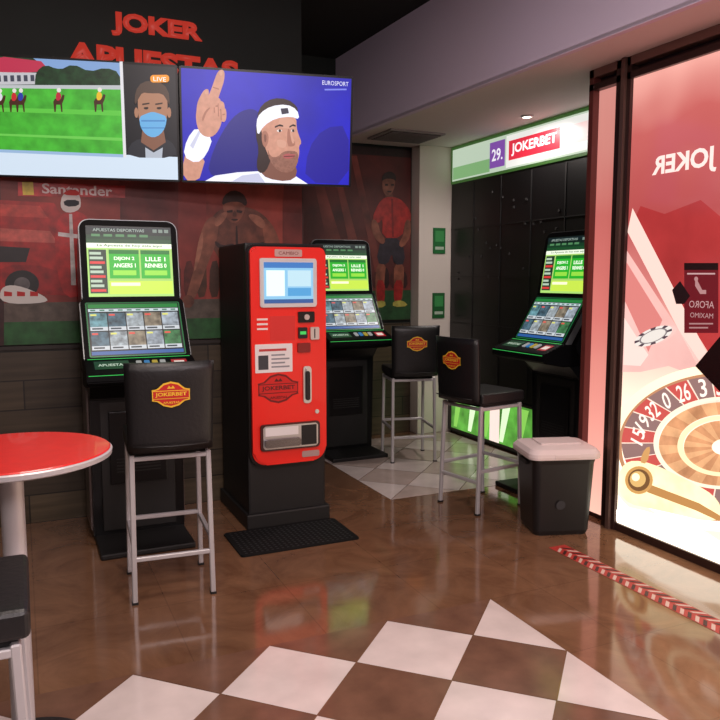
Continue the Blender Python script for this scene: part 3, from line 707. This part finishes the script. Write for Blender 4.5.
# ---------------------------------------------------------------- ticket payment machine
b = B('ticket_payment_machine')
b.box((-.265, .0, .0), (.265, .66, 1.825), BLKM, .015)
b.box((-.285, -.03, 0), (.285, .68, .10), BLKM, .01)
F = Plane((0, 0, 0), (1, 0, 0), (0, 0, 1))
b.plate(F, rr(-.262, .40, .262, 1.815, .05, .10, 8), 0, .03, BLK, .004)
b.plate(F, rr(-.247, .42, .252, 1.80, .04, .09, 8), 0, .055, RED, .012)
F = Plane((0, -.055, .025), (1, 0, 0), (0, 0, 1))
b.plate(F, rr(-.19, 1.40, .185, 1.705, .015), 0, .014, mat('monitor_bezel', (214, 214, 216), .35, .2), .004)
b.rect(F, -.165, 1.425, .16, 1.68, E((140, 200, 235), 1.0), 22); b.rect(F, -.165, 1.645, .16, 1.68, E((60, 120, 190), 1.0), 23)
b.rect(F, -.15, 1.47, -.03, 1.63, E((226, 244, 250), 1.1), 23); b.rect(F, -.01, 1.53, .145, 1.63, E((190, 226, 240), 1.0), 23)
b.rect(F, -.01, 1.47, .145, 1.52, E((80, 160, 215), 1.0), 23); b.rect(F, -.165, 1.425, .16, 1.45, E((50, 90, 150), 1.0), 23)
b.plate(F, rr(-.09, 1.715, .09, 1.76, .008), 0, .006, mat('plaque', (200, 170, 165), .35, .3)); b.text(F, 'CAMBIO', 0, 1.737, .13, .02, P((120, 30, 30)), 10)
b.plate(F, rr(-.225, .99, .02, 1.17, .004), 0, .003, P((232, 226, 226)))
b.rect(F, -.20, 1.125, -.02, 1.14, P((190, 60, 60)), 6); b.rect(F, -.205, 1.01, -.14, 1.10, P((60, 60, 66)), 6)
for k in range(4): b.rect(F, -.12, 1.02+k*.025, -.0-(k % 2)*.03, 1.03+k*.025, P((140, 140, 146)), 6)
b.plate(F, rr(-.125, 1.19, .04, 1.345, .004), 0, .002, P((214, 44, 38)))
for k in range(3): b.rect(F, -.21, 1.26+k*.03, -.14, 1.272+k*.03, P((240, 220, 216)), 3)
# right-hand hardware
b.plate(F, rr(.06, 1.30, .17, 1.37, .008), 0, .012, BLK, .003); b.plate(F, circ(.115, 1.335, .018), .012, .02, STEEL)
b.plate(F, rr(.06, 1.20, .12, 1.27, .006), 0, .014, BLKM, .003); b.rect(F, .07, 1.225, .11, 1.245, E((60, 200, 90), 1), 22)
b.plate(F, rr(.14, 1.19, .20, 1.27, .006), 0, .016, STEEL, .003); b.plate(F, rr(.165, 1.20, .172, 1.26, .001), .016, .018, BLKM)
b.plate(F, rr(.055, 1.11, .14, 1.17, .006), 0, .012, mat('dark_red', (130, 16, 14), .4), .003)
b.plate(F, rr(.09, .78, .145, 1.02, .02), 0, .014, STEEL, .004); b.plate(F, rr(.105, .80, .13, .99, .012), .014, .03, BLKM, .004)
b.plate(F, circ(.118, 1.0, .012), .014, .024, STEEL)
b.plate(F, circ(.185, .72, .014), 0, .008, STEEL)
def crest(b, pl, cx, cy, w, bg, fg, edge, l=1):
    s = w/2
    sh = [(-1, .28), (-.72, .34), (-.4, .62), (0, .72), (.4, .62), (.72, .34), (1, .28), (.92, -.02), (1, -.3), (.72, -.36), (.4, -.6), (0, -.7), (-.4, -.6), (-.72, -.36), (-1, -.3), (-.92, -.02)]
    b.poly(pl, [(cx+x*s, cy+y*s) for x, y in sh], edge, l); b.poly(pl, [(cx+x*s*.9, cy+y*s*.86) for x, y in sh], bg, l+1)
    b.rect(pl, cx-s*.98, cy-s*.22, cx+s*.98, cy+s*.24, edge, l+2); b.rect(pl, cx-s*.93, cy-s*.18, cx+s*.93, cy+s*.20, bg, l+3)
    b.text(pl, 'JOKERBET', cx, cy+s*.01, w*.82, s*.26, fg, l+4, .03)
    b.text(pl, 'APUESTAS', cx, cy-s*.42, w*.42, s*.12, fg, l+4, .02)
    b.poly(pl, [(cx-s*.2, cy+s*.34), (cx-s*.1, cy+s*.5), (cx, cy+s*.38), (cx+s*.1, cy+s*.5), (cx+s*.2, cy+s*.34)], fg, l+4)
crest(b, F, -.075, .885, .27, P((206, 26, 20)), P((90, 10, 10)), P((110, 14, 12)))
# payout tray
b.plate(F, rr(-.20, .49, .20, .66, .02), 0, .018, mat('tray_frame', (60, 20, 20), .3), .004)
b.plate(F, rr(-.185, .50, .185, .65, .015), .012, .02, STEEL, .003)
b.plate(F, rr(-.175, .515, .06, .565, .01), .019, .045, mat('dark_steel', (120, 116, 118), .25, .9), .004)
b.rect(F, .07, .51, .175, .64, BLKM, 30)
b.rect(F, -.17, .585, .05, .64, P((230, 226, 226)), 30)
b.plate(F, rr(.08, .425, .2, .465, .01), 0, .004, mat('plaque2', (176, 150, 150), .3, .5))
b.done((1.545, 4.53, 0), 0)
b = B('rubber_mat'); pl = Plane((0, 0, .001), (1, 0, 0), (0, 1, 0))
RUB = mat('rubber', (18, 18, 19), .7, spec=.2)
b.plate(pl, rr(1.10, 4.06, 1.85, 4.49, .02), 0, .010, RUB, .004)
for i in range(22):
    for j in range(12):
        b.rect(Plane((0, 0, .011), (1, 0, 0), (0, 1, 0)), 1.13+i*.032, 4.085+j*.033, 1.145+i*.032, 4.10+j*.033, P((36, 36, 38)), 1)
b.done()

# ---------------------------------------------------------------- bar stools
YEL = P((236, 190, 50)); RD = P((196, 28, 26))
def stool(loc, rz, name='bar_stool'):
    b = B(name)
    b.box((-.205, -.19, .755), (.205, .22, .83), LEATH, .022, 4)
    b.box((-.175, -.16, .735), (.175, .19, .757), BLKM)
    t = bmesh.new(); nx, nz = 14, 10; fr = []; bk = []
    for k in range(nz+1):
        zz = .765+.44*k/nz; rowf = []; rowb = []
        hw = .202+.010*k/nz
        lean = -.215-.025*(k/nz)**1.3
        for i in range(nx+1):
            u = -1+2*i/nx; cv = -.028*(1-u*u)
            ed = .020 if (abs(u) < .95 and 0 < k < nz) else .010
            rowf.append(t.verts.new((u*hw, lean+cv+ed, zz))); rowb.append(t.verts.new((u*hw, lean+cv-ed, zz)))
        fr.append(rowf); bk.append(rowb)
    for k in range(nz):
        for i in range(nx):
            t.faces.new((fr[k][i], fr[k+1][i], fr[k+1][i+1], fr[k][i+1])); t.faces.new((bk[k][i], bk[k][i+1], bk[k+1][i+1], bk[k+1][i]))
        t.faces.new((fr[k][0], bk[k][0], bk[k+1][0], fr[k+1][0])); t.faces.new((fr[k][nx], fr[k+1][nx], bk[k+1][nx], bk[k][nx]))
    for i in range(nx):
        t.faces.new((fr[0][i], fr[0][i+1], bk[0][i+1], bk[0][i])); t.faces.new((fr[nz][i], bk[nz][i], bk[nz][i+1], fr[nz][i+1]))
    b.merge(t, LEATH, True)
    b.tube([(-.18, -.262, .80), (-.09, -.276, .798), (0, -.280, .797), (.09, -.276, .798), (.18, -.262, .80)], .004, BLKM, 6)
    cp = Plane((0, -.284, 1.05), (1, 0, 0), (0, -.05, 1))
    crest(b, cp, 0, 0, .18, RD, YEL, YEL, 1)
    top = [(-.185, -.18), (.185, -.18), (.185, .185), (-.185, .185)]
    bot = [(-.192, -.205), (.192, -.205), (.192, .21), (-.192, .21)]
    for (x, y), (X, Y) in zip(top, bot):
        b.bar((x, y, .745), (X, Y, .004), .025, GREYP, bev=.004); b.box((X-.015, Y-.015, 0), (X+.015, Y+.015, .012), BLKM)
    for i in range(4):
        a = top[i]; c = top[(i+1) % 4]; A = bot[i]; C = bot[(i+1) % 4]
        b.bar((a[0], a[1], .725), (c[0], c[1], .725), .022, GREYP)
        f = .60 if i in (1, 3) else (.70 if i == 0 else .58)
        p = [a[k]+(A[k]-a[k])*f for k in (0, 1)]; q = [c[k]+(C[k]-c[k])*f for k in (0, 1)]
        zz = .745*(1-f)
        b.bar((p[0], p[1], zz), (q[0], q[1], zz), .022, GREYP)
    return b.done(loc, rz)
stool((.66, 3.87, 0), -4)
stool((3.14, 5.84, 0), -14)
stool((2.94, 4.38, 0), -80)
stool((-.23, 2.05, 0), -90)

# ---------------------------------------------------------------- bar table
b = B('round_bar_table')
TR = mat('red_laminate', (214, 40, 36), .3, noise=.06, nscale=20, coat=.2)
b.lathe([(.0, 1.022), (.29, 1.022), (.31, 1.03), (.312, 1.044), (.306, 1.048)], GREYP)
b.lathe([(.0, 1.046), (.304, 1.046), (.306, 1.050), (.302, 1.053), (.0, 1.053)], TR)
b.lathe([(.0, 1.0), (.11, 1.0), (.11, 1.022), (.0, 1.022)], GREYP)
b.lathe([(.036, .03), (.036, 1.0)], GREYP)
b.lathe([(.0, 0), (.22, 0), (.225, .008), (.215, .018), (.12, .03), (.05, .05), (.036, .08)], mat('dark_table_base', (60, 56, 58), .4, .4))
b.done((-.05, 2.594, 0))

# ---------------------------------------------------------------- waste bin
b = B('waste_bin')
def sq(w, d, r): return rr(-w/2, -d/2, w/2, d/2, r)
b.loft([(sq(.34, .28, .04), 0), (sq(.36, .30, .04), .03), (sq(.40, .34, .045), .46), (sq(.41, .35, .045), .48), (sq(.41, .35, .045), .50)], mat('black_bin', (20, 20, 22), .4))
LID = mat('bin_lid', (222, 206, 204), .4)
b.loft([(sq(.46, .40, .06), .495), (sq(.465, .405, .06), .51), (sq(.46, .40, .06), .53), (sq(.42, .36, .06), .555), (sq(.30, .24, .06), .567)], LID)
b.box((-.13, -.09, .56), (.13, .09, .578), LID, .008, 3)
b.box((-.08, -.205, .505), (.08, -.19, .53), LID, .004)
for sx in (-1, 1): b.box((sx*.205-.012, -.06, .44), (sx*.205+.012, .06, .47), BLKM, .004)
b.poly(Plane((-.02, -.163, .2), (1, 0, 0), (0, -.05, 1)), circ(0, 0, .03), P((44, 44, 48)), 4)
b.done((3.08, 3.74, 0), -18)

# ---------------------------------------------------------------- floor hazard tape
b = B('hazard_floor_tape')
b.rect(FL, 2.82, 1.7, 2.94, 3.46, P((176, 52, 46)), 1, dh=.0012)
n = 0; y = 1.7
while y < 3.40:
    b.poly(FL, [(2.825, y), (2.825, y+.022), (2.875, y+.062), (2.875, y+.04)], P((206, 180, 170)) if n % 2 else P((60, 24, 22)), 2, dh=.0012)
    b.poly(FL, [(2.935, y), (2.935, y+.022), (2.885, y+.062), (2.885, y+.04)], P((60, 24, 22)) if n % 2 else P((206, 180, 170)), 2, dh=.0012)
    y += .045; n += 1
b.done()

# ---------------------------------------------------------------- ceiling fittings
b = B('air_vent_grille')
b.box((3.06, 6.05, 2.912), (3.62, 6.55, 2.93), mat('vent_frame', (150, 144, 142), .6), .003); b.box((3.09, 6.08, 2.908), (3.59, 6.52, 2.914), P((24, 22, 22)))
for k in range(9): b.box((3.09, 6.09+k*.049, 2.902), (3.59, 6.105+k*.049, 2.912), mat('vent_slat', (120, 114, 112), .6))
b.done()
def downlight(x, y, e, power, rad=.07):
    b = B('ceiling_downlight'); k = rad/.07
    b.lathe([(.05*k, 2.918), (.062*k, 2.916), (.07*k, 2.922), (.07*k, 2.93)], STEEL, n=28)
    b.lathe([(.0, 2.9165), (.048*k, 2.9165), (.048*k, 2.918), (0, 2.918)], E((255, 244, 226), e), n=24)
    b.done((x, y, 0))
    l = bpy.data.lights.new('downlight_lamp', 'SPOT'); l.energy = power; l.color = (1, .9, .84); l.spot_size = math.radians(165); l.spot_blend = .5; l.shadow_soft_size = .05
    o = bpy.data.objects.new('downlight_lamp', l); o.location = (x, y, 2.90); scene.collection.objects.link(o)
downlight(3.85, 5.15, 4, 60, .05); downlight(3.4, .9, 2, 50)

# added fill lights under the main ceiling, unseen and without fittings
def area(name, loc, size, energy, col, rot=(0, 0, 0)):
    l = bpy.data.lights.new(name, 'AREA'); l.energy = energy; l.size = size; l.color = col
    o = bpy.data.objects.new(name, l); o.location = loc; o.rotation_euler = rot; scene.collection.objects.link(o)
area('ceiling_fill', (.6, 2.6, 3.65), .8, 45, (1, .84, .76))
area('ceiling_fill', (-1.2, .6, 3.65), .8, 40, (1, .84, .76))
area('ceiling_fill', (1.6, .2, 3.65), .8, 90, (1, .86, .88))
area('wall_fill', (.4, -1.7, 3.1), .8, 75, (1, .86, .86), (math.radians(62), 0, math.radians(-14)))  # added unseen fill, evens out the mural below the televisions

w = bpy.data.worlds.new('world'); w.use_nodes = True; scene.world = w
w.node_tree.nodes['Background'].inputs[0].default_value = (.05, .045, .05, 1)

# ---------------------------------------------------------------- camera
cd = bpy.data.cameras.new('camera'); cd.sensor_width = 36; cd.lens = 37.25; cd.clip_start = .05
co = bpy.data.objects.new('camera', cd); co.location = (0, 0, 1.6)
co.rotation_euler = (math.radians(90-6.19), 0, math.radians(-24.5)); scene.collection.objects.link(co)
scene.camera = co
